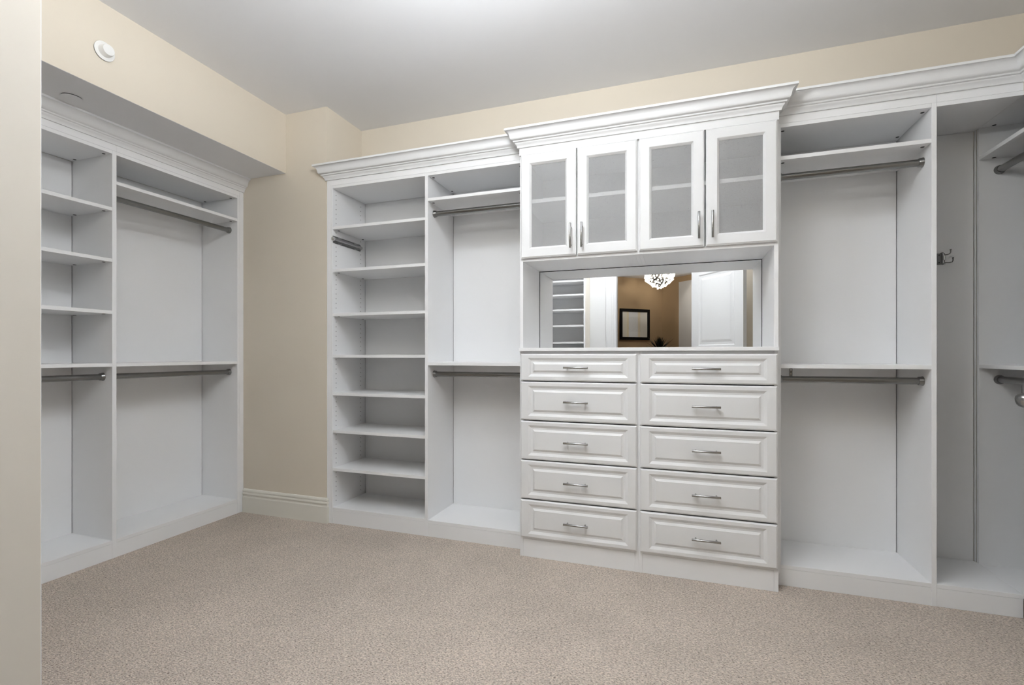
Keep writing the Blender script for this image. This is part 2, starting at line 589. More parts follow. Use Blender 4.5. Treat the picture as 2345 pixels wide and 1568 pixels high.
def build_cup(bm):            # rod socket, axis +x from the panel at x=0
    R = Matrix.Rotation(math.pi / 2, 4, 'Y')
    add_lathe(bm, [(0.0, 0.0), (0.0225, 0.0), (0.0225, 0.003), (0.0205, 0.006), (0.0200, 0.016), (0.0185, 0.018), (0.0165, 0.018)], R, 28)
ME_CUP = mesh_only('rod_cup', build_cup, M_ROD)

def build_pull(length):
    def f(bm):                 # bar along x, stands off towards -y
        add_tube(bm, [(-length / 2, -0.030, 0), (-length / 2 + 0.001, -0.030, 0), (length / 2 - 0.001, -0.030, 0), (length / 2, -0.030, 0)], [0.0050, 0.0058, 0.0058, 0.0050], 14)
        for s in (-1, 1):
            add_tube(bm, [(s * 0.048, 0.0, 0), (s * 0.048, -0.026, 0)], 0.0042, 10)
    return f
ME_PULL = mesh_only('bar_pull', build_pull(0.134), M_NICKEL)

def rod_x(parent, x0, x1, y, z, cups=(True, True)):
    bm = bmesh.new()
    add_tube(bm, [(x0 + 0.004, y, z), (x1 - 0.004, y, z)], 0.0162, 28)
    r = obj_from_bm('hanging_rod', bm, M_ROD, parent, smooth=True)
    if cups[0]: inst('rod_cup', ME_CUP, r, (x0, y, z))
    if cups[1]: inst('rod_cup', ME_CUP, r, (x1, y, z), (0, 0, math.pi))
    return r

def rod_y(parent, x, y0, y1, z, cups=(True, True)):
    bm = bmesh.new()
    add_tube(bm, [(x, y0 + 0.004, z), (x, y1 - 0.004, z)], 0.0162, 28)
    r = obj_from_bm('hanging_rod', bm, M_ROD, parent, smooth=True)
    if cups[0]: inst('rod_cup', ME_CUP, r, (x, y0, z), (0, 0, math.pi / 2))
    if cups[1]: inst('rod_cup', ME_CUP, r, (x, y1, z), (0, 0, -math.pi / 2))
    return r

def cams_x(shelf, x0, x1, y0, y1, z):       # under a shelf that runs along x
    for x in (x0 + 0.016, x1 - 0.016):
        for y in (y0 + 0.045, y1 - 0.05):
            inst('cam_lock', ME_CAM, shelf, (x, y, z))

Z_TOP0, Z_TOP1 = 2.261, 2.280
Z_FLOOR0, Z_FLOOR1 = 0.083, 0.102

# ------------------------------------------------------------------ back wall, left: shelf tower
XA0, XA1 = -2.201, -1.4975
t = thing('shelf_tower', 'tall white open shelf tower with seven shelves beside the cream column', 'shelving unit', (-1.85, 2.86, 0))
box('filler_strip', -2.2465, -2.2205, YF + 0.001, YF + 0.02, 0, 2.316, M_WHITE, t)
box('side_panel', -2.220, XA0, YF, 3.055, 0, Z_TOP1, M_WHITE, t)
box('back_panel', XA0 + 0.004, XA1 - 0.003, YB, YB + 0.008, 0.06, 2.2605, M_BACK, t)
box('top_panel', XA0, XA1, YF + 0.0004, 3.05, Z_TOP0, Z_TOP1, M_WHITE, t)
box('fascia', -2.220, XA1, YF + 0.0002, YF + 0.019, Z_TOP1 + 0.0004, 2.400, M_WHITE, t)
s = box('shelf', XA0, XA1, YF + 0.0006, YB - 0.001, Z_FLOOR0 + 0.006, Z_FLOOR1 + 0.006, M_WHITE, t)
box('toe_kick', XA0, XA1, YF + 0.0012, YF + 0.02, 0, Z_FLOOR0 + 0.0052, M_WHITE, t)
TOWER_Z = [1.985, 1.6965, 1.3985, 1.1185, 0.8635, 0.6105, 0.3545]
for z in TOWER_Z:
    s = box('shelf', XA0 + 0.0006, XA1 - 0.0006, YF + 0.003, YB - 0.001, z, z + TH, M_WHITE, t)
    cams_x(s, XA0, XA1, YF, YB, z)
# drilled shelf-pin holes in the left side panel
bm = bmesh.new()
k = 0
z = 0.145
while z < 2.25:
    if all(not (zs - 0.012 < z < zs + 0.031) for zs in TOWER_Z):
        for y in (YF + 0.037, YB - 0.052):
            add_lathe(bm, [(0.0, 0.0), (0.0029, 0.0), (0.0029, 0.0004), (0.0, 0.0004)], Matrix.Translation((XA0, y, z)) @ Matrix.Rotation(math.pi / 2, 4, 'Y'), 8)
    z += 0.032
tag(obj_from_bm('pin_holes', bm, M_DARK, t), kind='stuff')

# pull-out rail on the tower's left panel
v = thing('valet_rail', 'grey metal pull-out valet rail with ball end on the shelf tower side', 'valet rail', (XA0 + 0.0005, YF + 0.17, 1.92))
bm = bmesh.new()
y0, y1 = YF + 0.004, YF + 0.300
def rail_z(y): return 1.919
for dz, hh in ((0.017, 0.0035), (-0.017, 0.0035)):
    zc = 1.919 + dz
    add_box(bm, XA0 + 0.0006, XA0 + 0.0032, y0, y1, zc - hh - 0.004, zc + hh + 0.004, 0.0006)
add_box(bm, XA0 + 0.0006, XA0 + 0.010, y0 + 0.002, y1 - 0.004, 1.905, 1.933, 0.003)
obj_from_bm('housing', bm, M_ROD, v)
bm = bmesh.new()
add_tube(bm, [(XA0 + 0.014, y0 - 0.002, 1.919), (XA0 + 0.014, y1, 1.919)], 0.0095, 16)
obj_from_bm('slide_bar', bm, M_NICKEL, v, smooth=True)
bm = bmesh.new()
add_lathe(bm, [(0.0, -0.014), (0.008, -0.012), (0.0135, -0.005), (0.0145, 0.001), (0.0125, 0.007), (0.006, 0.011), (0.0, 0.012)],
          Matrix.Translation((XA0 + 0.014, y0 - 0.012, 1.919)) @ Matrix.Rotation(math.pi / 2, 4, 'X'), 20)
obj_from_bm('ball_end', bm, M_CHROME, v, smooth=True)
for dz in (0.020, -0.020):
    for y in (y0 + 0.05, y0 + 0.225):
        bm = bmesh.new()
        add_box(bm, XA0 + 0.0030, XA0 + 0.0040, y, y + 0.035, 1.919 + dz - 0.0018, 1.919 + dz + 0.0018)
        obj_from_bm('slot', bm, M_CHROME, v)

# ------------------------------------------------------------------ generic hanging sections
def hanging_x(label, x0, x1, left_panel, right_panel, bracket=False, rods=True, shelves=True, xend=None):
    """section of the back wall bank; x0..x1 clear opening"""
    t = thing('hanging_unit', label, 'closet unit', ((x0 + x1) / 2, 2.86, 0), 'white double-hang closet units')
    xl, xr = x0, x1
    if left_panel: box('side_panel', x0 - left_panel, x0, YF, 3.055, 0, Z_TOP1, M_WHITE, t); xl = x0 - left_panel
    if right_panel: box('side_panel', x1, x1 + right_panel, YF, 3.055, 0, Z_TOP1, M_WHITE, t); xr = x1 + right_panel
    box('back_panel', x0 + 0.003, x1 - 0.004, YB, YB + 0.008, 0.06, 2.2605, M_BACK, t)
    s = box('top_panel', x0, x1, YF + 0.0004, 3.05, Z_TOP0, Z_TOP1, M_WHITE, t)
    cams_x(s, x0, x1, YF, YB, Z_TOP0)
    box('fascia', xl, xr, YF + 0.0002, YF + 0.019, Z_TOP1 + 0.0004, 2.400, M_WHITE, t)
    box('shelf', x0, x1, YF + 0.0006, YB - 0.001, Z_FLOOR0, Z_FLOOR1, M_WHITE, t)
    box('toe_kick', x0, x1, YF + 0.0012, YF + 0.02, 0, Z_FLOOR0 - 0.0008, M_WHITE, t)
    s = box('shelf', x0, x1, YF + 0.0008, YB - 0.001, 2.101, 2.120, M_WHITE, t)
    cams_x(s, x0, x1, YF, YB, 2.101)
    box('shelf', x0, x1, YF + 0.0008, YB - 0.001, 1.072, 1.091, M_WHITE, t)
    for z in (2.042, 1.015):
        rod_x(t, x0, x1, YF + 0.083, z)
    if bracket:
        bm = bmesh.new()
        xb = 0.546
        add_box(bm, xb - 0.007, xb + 0.007, YF + 0.078, YF + 0.081, 1.028, 1.0718, 0.0004)
        add_box(bm, xb - 0.007, xb + 0.007, YF + 0.078, YF + 0.110, 1.069, 1.0718, 0.0004)
        p = obj_from_bm('rod_bracket', bm, M_ROD, t)
        for z in (1.062, 1.042):
            bm = bmesh.new()
            add_lathe(bm, [(0, 0), (0.0028, 0), (0.0028, 0.0015), (0, 0.0018)], Matrix.Translation((xb, YF + 0.078, z)) @ Matrix.Rotation(math.pi / 2, 4, 'X'), 10)
            obj_from_bm('screw', bm, M_CHROME, p)
    return t

hanging_x('white double-hang closet unit between the shelf tower and the drawers', -1.476, -0.864, 0.0213, 0.019)
hanging_x('white double-hang closet unit just right of the drawers and glass doors', 0.487, 1.093, 0.020, 0.0195, bracket=True)

# ------------------------------------------------------------------ corner section
t = thing('corner_unit', 'narrow white corner closet section behind the wire coat hook', 'closet unit', (1.27, 2.86, 0))
box('back_panel', 1.1135, 1.4125, YB, YB + 0.008, 0.06, 2.2605, M_BACK, t)
box('top_panel', 1.113, XR, YF + 0.0004, 3.05, Z_TOP0, Z_TOP1, M_WHITE, t)
box('fascia', 1.113, XR - 0.0005, YF + 0.0002, YF + 0.019, Z_TOP1 + 0.0004, 2.400, M_WHITE, t)
box('shelf', 1.113, XR - 0.0005, YF + 0.0006, YB - 0.001, Z_FLOOR0, Z_FLOOR1, M_WHITE, t)
box('toe_kick', 1.113, XR - 0.0005, YF + 0.0012, YF + 0.02, 0, Z_FLOOR0 - 0.0008, M_WHITE, t)

box('filler_strip', XR - 0.0045, XR - 0.0008, 3.0295, YB - 0.0008, Z_FLOOR1 + 0.001, Z_TOP0 - 0.001, M_WHITE, t)

# swivel coat hook on the corner back panel
h = thing('coat_hook', 'small wire coat hook with swivel arms on the corner back panel', 'hook', (1.270, YB - 0.001, 1.628))
bm = bmesh.new()
add_box(bm, 1.248, 1.286, YB - 0.0035, YB - 0.0003, 1.600, 1.657, 0.0008)
pl = obj_from_bm('plate', bm, M_ROD, h)
for z in (1.648, 1.610):
    bm = bmesh.new()
    add_lathe(bm, [(0, 0), (0.0032, 0), (0.0032, 0.001), (0, 0.0014)], Matrix.Translation((1.270, YB - 0.0033, z)) @ Matrix.Rotation(math.pi / 2, 4, 'X'), 10)
    obj_from_bm('screw', bm, M_DARK, pl)
bm = bmesh.new()
add_tube(bm, [(1.2865, YB - 0.018, 1.619), (1.2865, YB - 0.018, 1.643)], 0.0058, 14)
obj_from_bm('pivot_sleeve', bm, M_CHROME, h, smooth=True)
bm = bmesh.new()
add_tube(bm, [(1.276, YB - 0.003, 1.657), (1.281, YB - 0.014, 1.659), (1.2865, YB - 0.018, 1.653), (1.2865, YB - 0.018, 1.606), (1.281, YB - 0.014, 1.601), (1.276, YB - 0.003, 1.602)], 0.0022, 8)
obj_from_bm('pivot_wire', bm, M_ROD, h, smooth=True)
def hook_arm(pts):
    bm = bmesh.new()
    add_tube(bm, pts, 0.0026, 8)
    e = Vector(pts[-1])
    add_lathe(bm, [(0, -0.004), (0.0035, -0.003), (0.0045, 0.0), (0.0035, 0.003), (0, 0.004)], Matrix.Translation(e), 10)
    obj_from_bm('hook_arm', bm, M_ROD, h, smooth=True)
yh = YB - 0.018
hook_arm([(1.2865, yh, 1.646), (1.296, yh - 0.006, 1.646), (1.303, yh - 0.012, 1.649), (1.3055, yh - 0.014, 1.656), (1.3055, yh - 0.014, 1.668)])
hook_arm([(1.2865, yh, 1.607), (1.302, yh - 0.006, 1.605), (1.314, yh - 0.010, 1.607), (1.3165, yh - 0.011, 1.615), (1.3165, yh - 0.011, 1.627)])
hook_arm([(1.2865, yh, 1.603), (1.282, yh - 0.016, 1.599), (1.272, yh - 0.035, 1.597), (1.262, yh - 0.048, 1.592), (1.257, yh - 0.053, 1.592)])

# ------------------------------------------------------------------ right wall units
t = thing('hanging_unit', 'white closet unit on the right wall, its dark rods running towards the camera', 'closet unit', (1.6, 2.83, 0), 'white double-hang closet units')
YE0, YE1 = 3.010, 3.029
YS = 2.66
box('end_panel', XR, XWR - 0.002, YE0, YE1, 0, Z_TOP1, M_WHITE, t)
box('back_panel', XWR - 0.014, XWR - 0.004, YS, YE0 - 0.003, 0.06, 2.2605, M_BACK, t)
s = box('top_panel', XR + 0.0004, XWR - 0.004, YS, YE0, Z_TOP0, Z_TOP1, M_WHITE, t)
inst('cam_lock', ME_CAM, s, (XR + 0.05, YE0 - 0.02, Z_TOP0))
box('shelf', XR + 0.0006, XWR - 0.015, YS, YE0, Z_FLOOR0, Z_FLOOR1, M_WHITE, t)
s = box('shelf', XR + 0.0006, XWR - 0.015, YS, YE0, 2.103, 2.122, M_WHITE, t)
inst('cam_lock', ME_CAM, s, (XR + 0.05, YE0 - 0.02, 2.103))
box('shelf', XR + 0.0006, XWR - 0.015, YS, YE0, 1.072, 1.091, M_WHITE, t)
for z in (2.046, 1.017):
    rod_y(t, XR + 0.080, YS, YE0, z)
# tall cabinet next on the right wall (only its pull reaches the picture)
t = thing('tall_cabinet', 'tall white cabinet on the right wall with a teardrop pull', 'cabinet', (1.6, 2.30, 0))
box('body', XR, XWR - 0.004, 1.95, YS - 0.001, 0, Z_TOP1, M_WHITE, t)
box('fascia', XR, XR + 0.019, 1.95, YF - 0.001, Z_TOP1 + 0.0004, 2.400, M_WHITE, t)
d = box('cabinet_door', XR - 0.019, XR - 0.001, 1.955, 2.632, 0.11, 2.255, M_FOIL, t, 0.003)
bm = bmesh.new()
PZ = 0.985
add_lathe(bm, [(0.0, -0.047), (0.012, -0.046), (0.022, -0.041), (0.0285, -0.033), (0.0325, -0.022), (0.0335, -0.010), (0.0315, 0.0), (0.0245, 0.0085),
               (0.0165, 0.0125), (0.0140, 0.015), (0.0130, 0.030), (0.0140, 0.044), (0.0120, 0.047), (0.0, 0.0475)],
          Matrix.Translation((1.364, 2.567, PZ - 0.018)), 32)
add_tube(bm, [(XR - 0.018, 2.567, PZ + 0.018), (1.372, 2.567, PZ + 0.018)], 0.007, 12)
obj_from_bm('teardrop_pull', bm, M_NICKEL, d, smooth=True)

# ------------------------------------------------------------------ left wall units
YA0, YA1 = 0.95, 1.819
YBB0, YBB1 = 1.841, 2.628
def left_unit(label, y0, y1, near_panel, far_panel, a_type):
    t = thing('hanging_unit', label, 'closet unit', (-3.17, (y0 + y1) / 2, 0), 'white double-hang closet units')
    if near_panel: box('side_panel', XB - 0.01, XF, y0 - near_panel, y0, 0, Z_TOP1, M_WHITE, t)
    if far_panel: box('side_panel', XB - 0.01, XF, y1, y1 + far_panel, 0, Z_TOP1, M_WHITE, t)
    box('back_panel', XB - 0.008, XB, y0 + 0.003, y1 - 0.003, 0.06, 2.2605, M_BACK, t)
    box('fascia', XF - 0.019, XF - 0.0002, y0 - near_panel, y1 + far_panel, Z_TOP1 + 0.0004, 2.400, M_WHITE, t)
    def sh(z, name='shelf', cams=True):
        s = box(name, XB + 0.001, XF - 0.0006, y0, y1, z, z + TH, M_WHITE, t)
        if cams:
            for y in (y0 + 0.016, y1 - 0.016):
                for x in (XF - 0.045, XB + 0.05):
                    inst('cam_lock', ME_CAM, s, (x, y, z))
        return s
    sh(Z_TOP0, 'top_panel')
    sh(Z_FLOOR0, cams=False)
    box('toe_kick', XF - 0.02, XF - 0.0012, y0, y1, 0, Z_FLOOR0 - 0.0008, M_WHITE, t)
    if a_type:
        for z in (1.943, 1.6565, 1.3665): sh(z)
    else:
        sh(2.096)
        rod_y(t, XF - 0.077, y0, y1, 2.037)
    sh(1.072, cams=False)
    rod_y(t, XF - 0.077, y0, y1, 1.0145)
    return t
left_unit('white closet unit on the left wall with three shelves above one rod', YA0, YA1, 0.019, 0.022, True)
left_unit('white double-hang closet unit on the left wall under the cream soffit', YBB0, YBB1, 0.0, 0.019, False)
bpy.data.objects['hanging_unit.004']['label'] = 'white double-hang closet unit on the left wall with two rods, beside the column'
# scribe filler against the column
box('filler_strip', XF - 0.019, XF - 0.0004, 2.648, 2.680, 0, 2.40, M_WHITE, bpy.data.objects['hanging_unit.004'])

# ------------------------------------------------------------------ drawer tower
XT = [(-0.833, -0.197), (-0.181, 0.455)]
YDF = 2.579          # face of drawer fronts and doors
ROWS = [(0.994, 1.143), (0.774, 0.988), (0.5535, 0.7675), (0.333, 0.547), (0.115, 0.326)]

def front_panel(bm, x0, x1, z0, z1, yf, loops, field=True, hole=False):
    """nested rectangular loops (inset x, inset z, depth behind yf)"""
    prev = None
    for ix, iz, d in loops:
        ring = [bm.verts.new(p) for p in ((x0 + ix, yf + d, z0 + iz), (x1 - ix, yf + d, z0 + iz), (x1 - ix, yf + d, z1 - iz), (x0 + ix, yf + d, z1 - iz))]
        if prev:
            for i in range(4):
                bm.faces.new((prev[i], prev[(i + 1) % 4], ring[(i + 1) % 4], ring[i]))
        else:
            first = ring
        prev = ring
    if hole:
        for i in range(4):
            bm.faces.new((prev[i], prev[(i + 1) % 4], first[(i + 1) % 4], first[i]))
    else:
        bm.faces.new(prev)
        bm.faces.new(first)

DR_LOOPS = [(0, 0, 0.019), (0, 0, 0.0055), (0.0015, 0.0015, 0.0045), (0.0065, 0.0065, 0.0), (0.045, 0.0225, 0.0), (0.0595, 0.0365, 0.0075),
            (0.0700, 0.0460, 0.0080), (0.0800, 0.0560, 0.0025), (0.0810, 0.0570, 0.0010), (0.0835, 0.0595, 0.0010)]
names = ['left-hand white five-drawer chest under the mirror, nearer the shelf tower',
         'right-hand white five-drawer chest under the mirror, nearer the corner']
for ci, (x0, x1) in enumerate(XT):
    t = thing('drawer_chest', names[ci], 'drawer chest', ((x0 + x1) / 2, 2.80, 0), 'drawer chests under the mirror')
    c0 = -0.842 if ci == 0 else -0.189
    c1 = -0.189 if ci == 0 else 0.4615
    # carcass
    box('side_panel', c0, c0 + TH, YT, 3.04, 0, 1.158, M_WHITE, t)
    box('side_panel', c1 - TH, c1, YT, 3.04, 0, 1.158, M_WHITE, t)
    box('rail', c0 + TH, c1 - TH, YT + 0.003, YT + 0.10, 1.137, 1.1575, M_WHITE, t)
    box('back_panel', c0 + TH, c1 - TH, 3.02, 3.03, 0.05, 1.15, M_BACK, t)
    box('toe_kick', c0 + TH + 0.0005, c1 - TH - 0.0005, YT + 0.001, YT + 0.02, 0, 0.100, M_WHITE, t)
    box('bottom_panel', c0 + TH, c1 - TH, YT + 0.0015, 3.02, 0.1005, 0.119, M_WHITE, t)
    for z0, z1 in ROWS:
        bm = bmesh.new()
        front_panel(bm, x0, x1, z0, z1, YDF, DR_LOOPS)
        dr = obj_from_bm('drawer', bm, M_FOIL, t)
        inst('bar_pull', ME_PULL, dr, ((x0 + x1) / 2, YDF + 0.002, (z0 + z1) / 2))
# worktop
tag(box('worktop', -0.843, 0.462, YDF - 0.002, 3.04, 1.1582, 1.1772, M_WHITE, None, 0.0012),
    'long white worktop over the two drawer chests, below the mirror', 'worktop')

# ------------------------------------------------------------------ glass-door cabinets over the worktop
DOORS = [[(-0.832, -0.5165), (-0.5110, -0.1965)], [(-0.1855, 0.1300), (0.1375, 0.4540)]]
ZD0, ZD1 = 1.6805, 2.2605
ZCB = 1.664          # underside of the cabinets
DO_LOOPS = [(0, 0, 0.019), (0, 0, 0.0055), (0.0015, 0.0015, 0.0045), (0.0070, 0.0070, 0.0), (0.0505, 0.0500, 0.0), (0.0525, 0.0520, 0.0015), (0.0610, 0.0605, 0.0105), (0.0615, 0.061, 0.019)]
labels = ['left-hand white wall cabinet with two frosted glass doors over the mirror',
          'right-hand white wall cabinet with two frosted glass doors over the mirror']
for ci in range(2):
    c0 = -0.842 if ci == 0 else -0.189
    c1 = -0.189 if ci == 0 else 0.4615
    t = thing('glass_cabinet', labels[ci], 'cabinet', ((c0 + c1) / 2, 2.80, 1.18), 'glass-door cabinets over the mirror')
    zl = 1.1775 if ci == 0 else ZCB
    zr = ZCB if ci == 0 else 1.1775
    box('side_panel', c0, c0 + TH - (0.0003), YT, 3.04, zl, 2.30, M_WHITE, t)
    box('side_panel', c1 - TH, c1, YT, 3.04, zr, 2.30, M_WHITE, t)
    box('bottom_panel', c0 + TH, c1 - TH, YT + 0.0004, 3.03, ZCB, ZCB + TH, M_WHITE, t)
    box('top_panel', c0 + TH, c1 - TH, YT + 0.0004, 3.03, 2.262, 2.281, M_WHITE, t)
    box('back_panel', c0 + TH, c1 - TH, 3.02, 3.03, ZCB + TH, 2.262, M_BACK, t)
    box('fascia', c0 + (0.0 if ci == 0 else 0.0002), c1 + (0.0 if ci == 0 else 0.0005), YT - 0.013, YT - 0.0005, 2.2615, 2.385, M_FOIL, t, 0.0004)
    box('shelf', c0 + TH, c1 - TH, YT + 0.0015, 3.02, 1.990, 2.011, M_WHITE, t)
    for di, (x0, x1) in enumerate(DOORS[ci]):
        bm = bmesh.new()
        front_panel(bm, x0, x1, ZD0, ZD1, YDF, DO_LOOPS, hole=True)
        d = obj_from_bm('cabinet_door', bm, M_FOIL, t)
        box('glass_pane', x0 + 0.0612, x1 - 0.0612, YDF + 0.0115, YDF + 0.0150, ZD0 + 0.0607, ZD1 - 0.0607, M_FROST, d, 0.0)
        hx = [[-0.544, -0.483], [0.104, 0.167]][ci][di]
        inst('bar_pull', ME_PULL, d, (hx, YDF + 0.002, 1.7815), (0, math.pi / 2, 0))

# mirror between worktop and cabinets
m = thing('wall_mirror', 'wide frameless wall mirror above the worktop reflecting a tan room', 'mirror', (-0.19, YM, 1.178))
box('mirror_glass', -0.8200, 0.4395, YM, YM + 0.005, 1.1780, 1.6605, M_MIRROR, m, 0.0)
box('edge_strip', -0.8228, -0.8198, YM - 0.001, YM + 0.006, 1.1780, 1.6635, M_DARK, m, 0.0)
box('edge_strip', 0.4393, 0.4423, YM - 0.001, YM + 0.006, 1.1780, 1.6635, M_DARK, m, 0.0)
box('edge_strip', -0.8228, 0.4423, YM - 0.001, YM + 0.006, 1.6603, 1.6635, M_DARK, m, 0.0)

# ------------------------------------------------------------------ sprinklers
s = thing('sidewall_sprinkler', 'round white sprinkler with a raised cap on the cream soffit face', 'sprinkler', (-2.597, 1.547, 2.591))
Rx = Matrix.Translation((-2.597, 1.547, 2.591)) @ Matrix.Rotation(math.pi / 2, 4, 'Y')
bm = bmesh.new()
add_lathe(bm, [(0.0, 0.0), (0.0425, 0.0), (0.0425, 0.005), (0.0, 0.005)], Rx, 32)
obj_from_bm('gap_shadow_ring', bm, M_DARK, s)  # dark ring stands in for the shadow in the gap behind the plate
bm = bmesh.new()
add_lathe(bm, [(0.0, 0.0052), (0.0435, 0.0052), (0.0445, 0.0060), (0.0435, 0.0075), (0.036, 0.0088), (0.030, 0.0092), (0.0, 0.0092)], Rx, 40)
obj_from_bm('plate', bm, M_PLASTIC, s, smooth=True)
bm = bmesh.new()
add_lathe(bm, [(0.0295, 0.0088), (0.0280, 0.012), (0.0262, 0.034), (0.0245, 0.0375), (0.0, 0.0385)], Rx, 36)
obj_from_bm('cap', bm, M_PLASTIC, s, smooth=True)
s = thing('sprinkler_cover', 'flat white concealed sprinkler cover under the soffit', 'sprinkler', (-2.826, 1.543, 2.4105))
Rz = Matrix.Translation((-2.826, 1.543, 2.4105)) @ Matrix.Rotation(math.pi, 4, 'X')
bm = bmesh.new()
add_lathe(bm, [(0.0, 0.0), (0.0395, 0.0), (0.0395, 0.0035), (0.0, 0.0035)], Rz, 32)
obj_from_bm('gap_shadow_ring', bm, M_DARK, s)  # same dark ring, drawing the gap shadow above the cover
bm = bmesh.new()
add_lathe(bm, [(0.0, 0.0036), (0.0405, 0.0036), (0.0415, 0.0045), (0.0405, 0.0055), (0.0, 0.0062)], Rz, 40)
obj_from_bm('cover_plate', bm, M_CEIL, s, smooth=True)

# ------------------------------------------------------------------ closet ceiling lamp (above the picture)
LX, LY = -0.74, 1.50
l = thing('ceiling_lamp', 'round flush-mount closet ceiling lamp with a lit glass bowl', 'lamp', (LX, LY, ZC))
Rl = Matrix.Translation((LX, LY, ZC)) @ Matrix.Rotation(math.pi, 4, 'X')
bm = bmesh.new()
add_lathe(bm, [(0.0, 0.0005), (0.07, 0.0005), (0.065, 0.020), (0.012, 0.024), (0.010, 0.150), (0.016, 0.160), (0.0, 0.168)], Rl, 32)
obj_from_bm('stem', bm, M_NICKEL, l, smooth=True)
bm = bmesh.new()
add_lathe(bm, [(0.011, 0.149), (0.050, 0.143), (0.078, 0.127), (0.090, 0.102), (0.094, 0.104), (0.082, 0.131), (0.052, 0.149), (0.011, 0.156)], Rl, 48)
obj_from_bm('glass_bowl', bm, M_LAMP, l, smooth=True)
for k in range(3):
    ba = 2 * math.pi * k / 3 + 0.5
    lb_d = bpy.data.lights.new('bulb', 'POINT')
    lb_d.energy = CLOSET_BULB_W / 3
    lb_d.color = LAMP_COLOUR
    lb_d.shadow_soft_size = 0.028
    lb = bpy.data.objects.new('bulb', lb_d)
    COL.objects.link(lb)
    lb.parent = l
    lb.location = (0.048 * math.cos(ba), 0.048 * math.sin(ba), -0.100)

# bowl lamp added for fill light by the doorway, above and beside the photographer
L2X, L2Y, L2DROP = -0.52, 0.95, 0.42
l = thing('ceiling_lamp', 'added hanging fill lamp near the doorway, above the photographer', 'lamp', (L2X, L2Y, ZC))
Rl = Matrix.Translation((L2X, L2Y, ZC)) @ Matrix.Rotation(math.pi, 4, 'X')
bm = bmesh.new()
add_lathe(bm, [(0.0, 0.0005), (0.07, 0.0005), (0.065, 0.020), (0.010, 0.024), (0.009, L2DROP + 0.06), (0.016, L2DROP + 0.066), (0.0, L2DROP + 0.075)], Rl, 32)
obj_from_bm('stem', bm, M_NICKEL, l, smooth=True)
bm = bmesh.new()
add_lathe(bm, [(0.010, L2DROP + 0.055), (0.10, L2DROP + 0.046), (0.160, L2DROP + 0.026), (0.192, L2DROP), (0.196, L2DROP + 0.002), (0.165, L2DROP + 0.030), (0.10, L2DROP + 0.053), (0.010, L2DROP + 0.062)], Rl, 48)
obj_from_bm('glass_bowl', bm, M_FILL_LAMP, l, smooth=True)
for k in range(3):
    ba = 2 * math.pi * k / 3 + 0.5
    lb_d = bpy.data.lights.new('bulb', 'POINT')
    lb_d.energy = FILL_BULB_W / 3
    lb_d.color = LAMP_COLOUR
    lb_d.shadow_soft_size = 0.03
    lb = bpy.data.objects.new('bulb', lb_d)
    COL.objects.link(lb)
    lb.parent = l
    lb.location = (0.075 * math.cos(ba), 0.075 * math.sin(ba), -(L2DROP + 0.002))

# ------------------------------------------------------------------ things behind the camera, seen in the mirror
XS0, XS1 = -1.70, -0.975
t = thing('shoe_shelves', 'white shelf unit with an end panel coloured as warmly lit at the left edge, also in the mirror', 'shelving unit', (-1.34, 0.34, 0))
YS0, YS1 = YN + 0.001, 0.4905
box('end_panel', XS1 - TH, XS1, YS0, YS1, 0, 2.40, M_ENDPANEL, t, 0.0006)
t.children[0]['label'] = 'end panel coloured as warmly lit'
box('edge_band', XS1 - TH, XS1 - 0.0006, YS1 - 0.0005, YS1 + 0.0008, 0, 2.40, M_WHITE, t, 0.0)
box('side_panel', XS0, XS0 + TH, YS0, YS1, 0, 2.40, M_WHITE, t)
box('back_panel', XS0 + TH, XS1 - TH, YS0, YS0 + 0.008, 0.06, 2.39, M_BACK, t)
for z in (0.085, 0.30, 0.52, 0.74, 0.955, 1.125, 1.265, 1.457, 1.638, 1.808, 1.966, 2.12, 2.381):
    box('shelf', XS0 + TH, XS1 - TH, YS0 + 0.009, YS1 - 0.002, z, z + TH, M_WHITE, t)
box('toe_kick', XS0 + TH, XS1 - TH, YS1 - 0.03, YS1 - 0.004, 0, 0.084, M_WHITE, t)

# framed print on the far tan wall
p0 = Vector((-1.178, -4.745)); p1 = Vector((-0.589, -5.254))
mid = (p0 + p1) / 2
ux = (p1 - p0).normalized()
pic_ang = math.atan2(ux.y, ux.x)
nrm = Vector((-ux.y, ux.x))
wpic = (p1 - p0).length
base = mid + nrm * 0.004
t = thing('framed_print', 'square black-framed abstract print on the tan wall, seen in the mirror', 'picture', (base.x, base.y, 1.462), rotz=pic_ang)
hw, hh, bw = wpic / 2, 0.676, 0.058
bm = bmesh.new()
for x0, x1, z0, z1 in ((-hw, hw, 0, bw), (-hw, hw, hh - bw, hh), (-hw, -hw + bw, bw, hh - bw), (hw - bw, hw, bw, hh - bw)):
    add_box(bm, x0, x1, 0, 0.03, z0, z1)
obj_from_bm('frame', bm, M_BLACK, t, local=True)
bm = bmesh.new()
add_box(bm, -hw + bw - 0.004, hw - bw + 0.004, 0.004, 0.012, bw - 0.004, hh - bw + 0.004)
obj_from_bm('print', bm, M_ART, t, local=True)

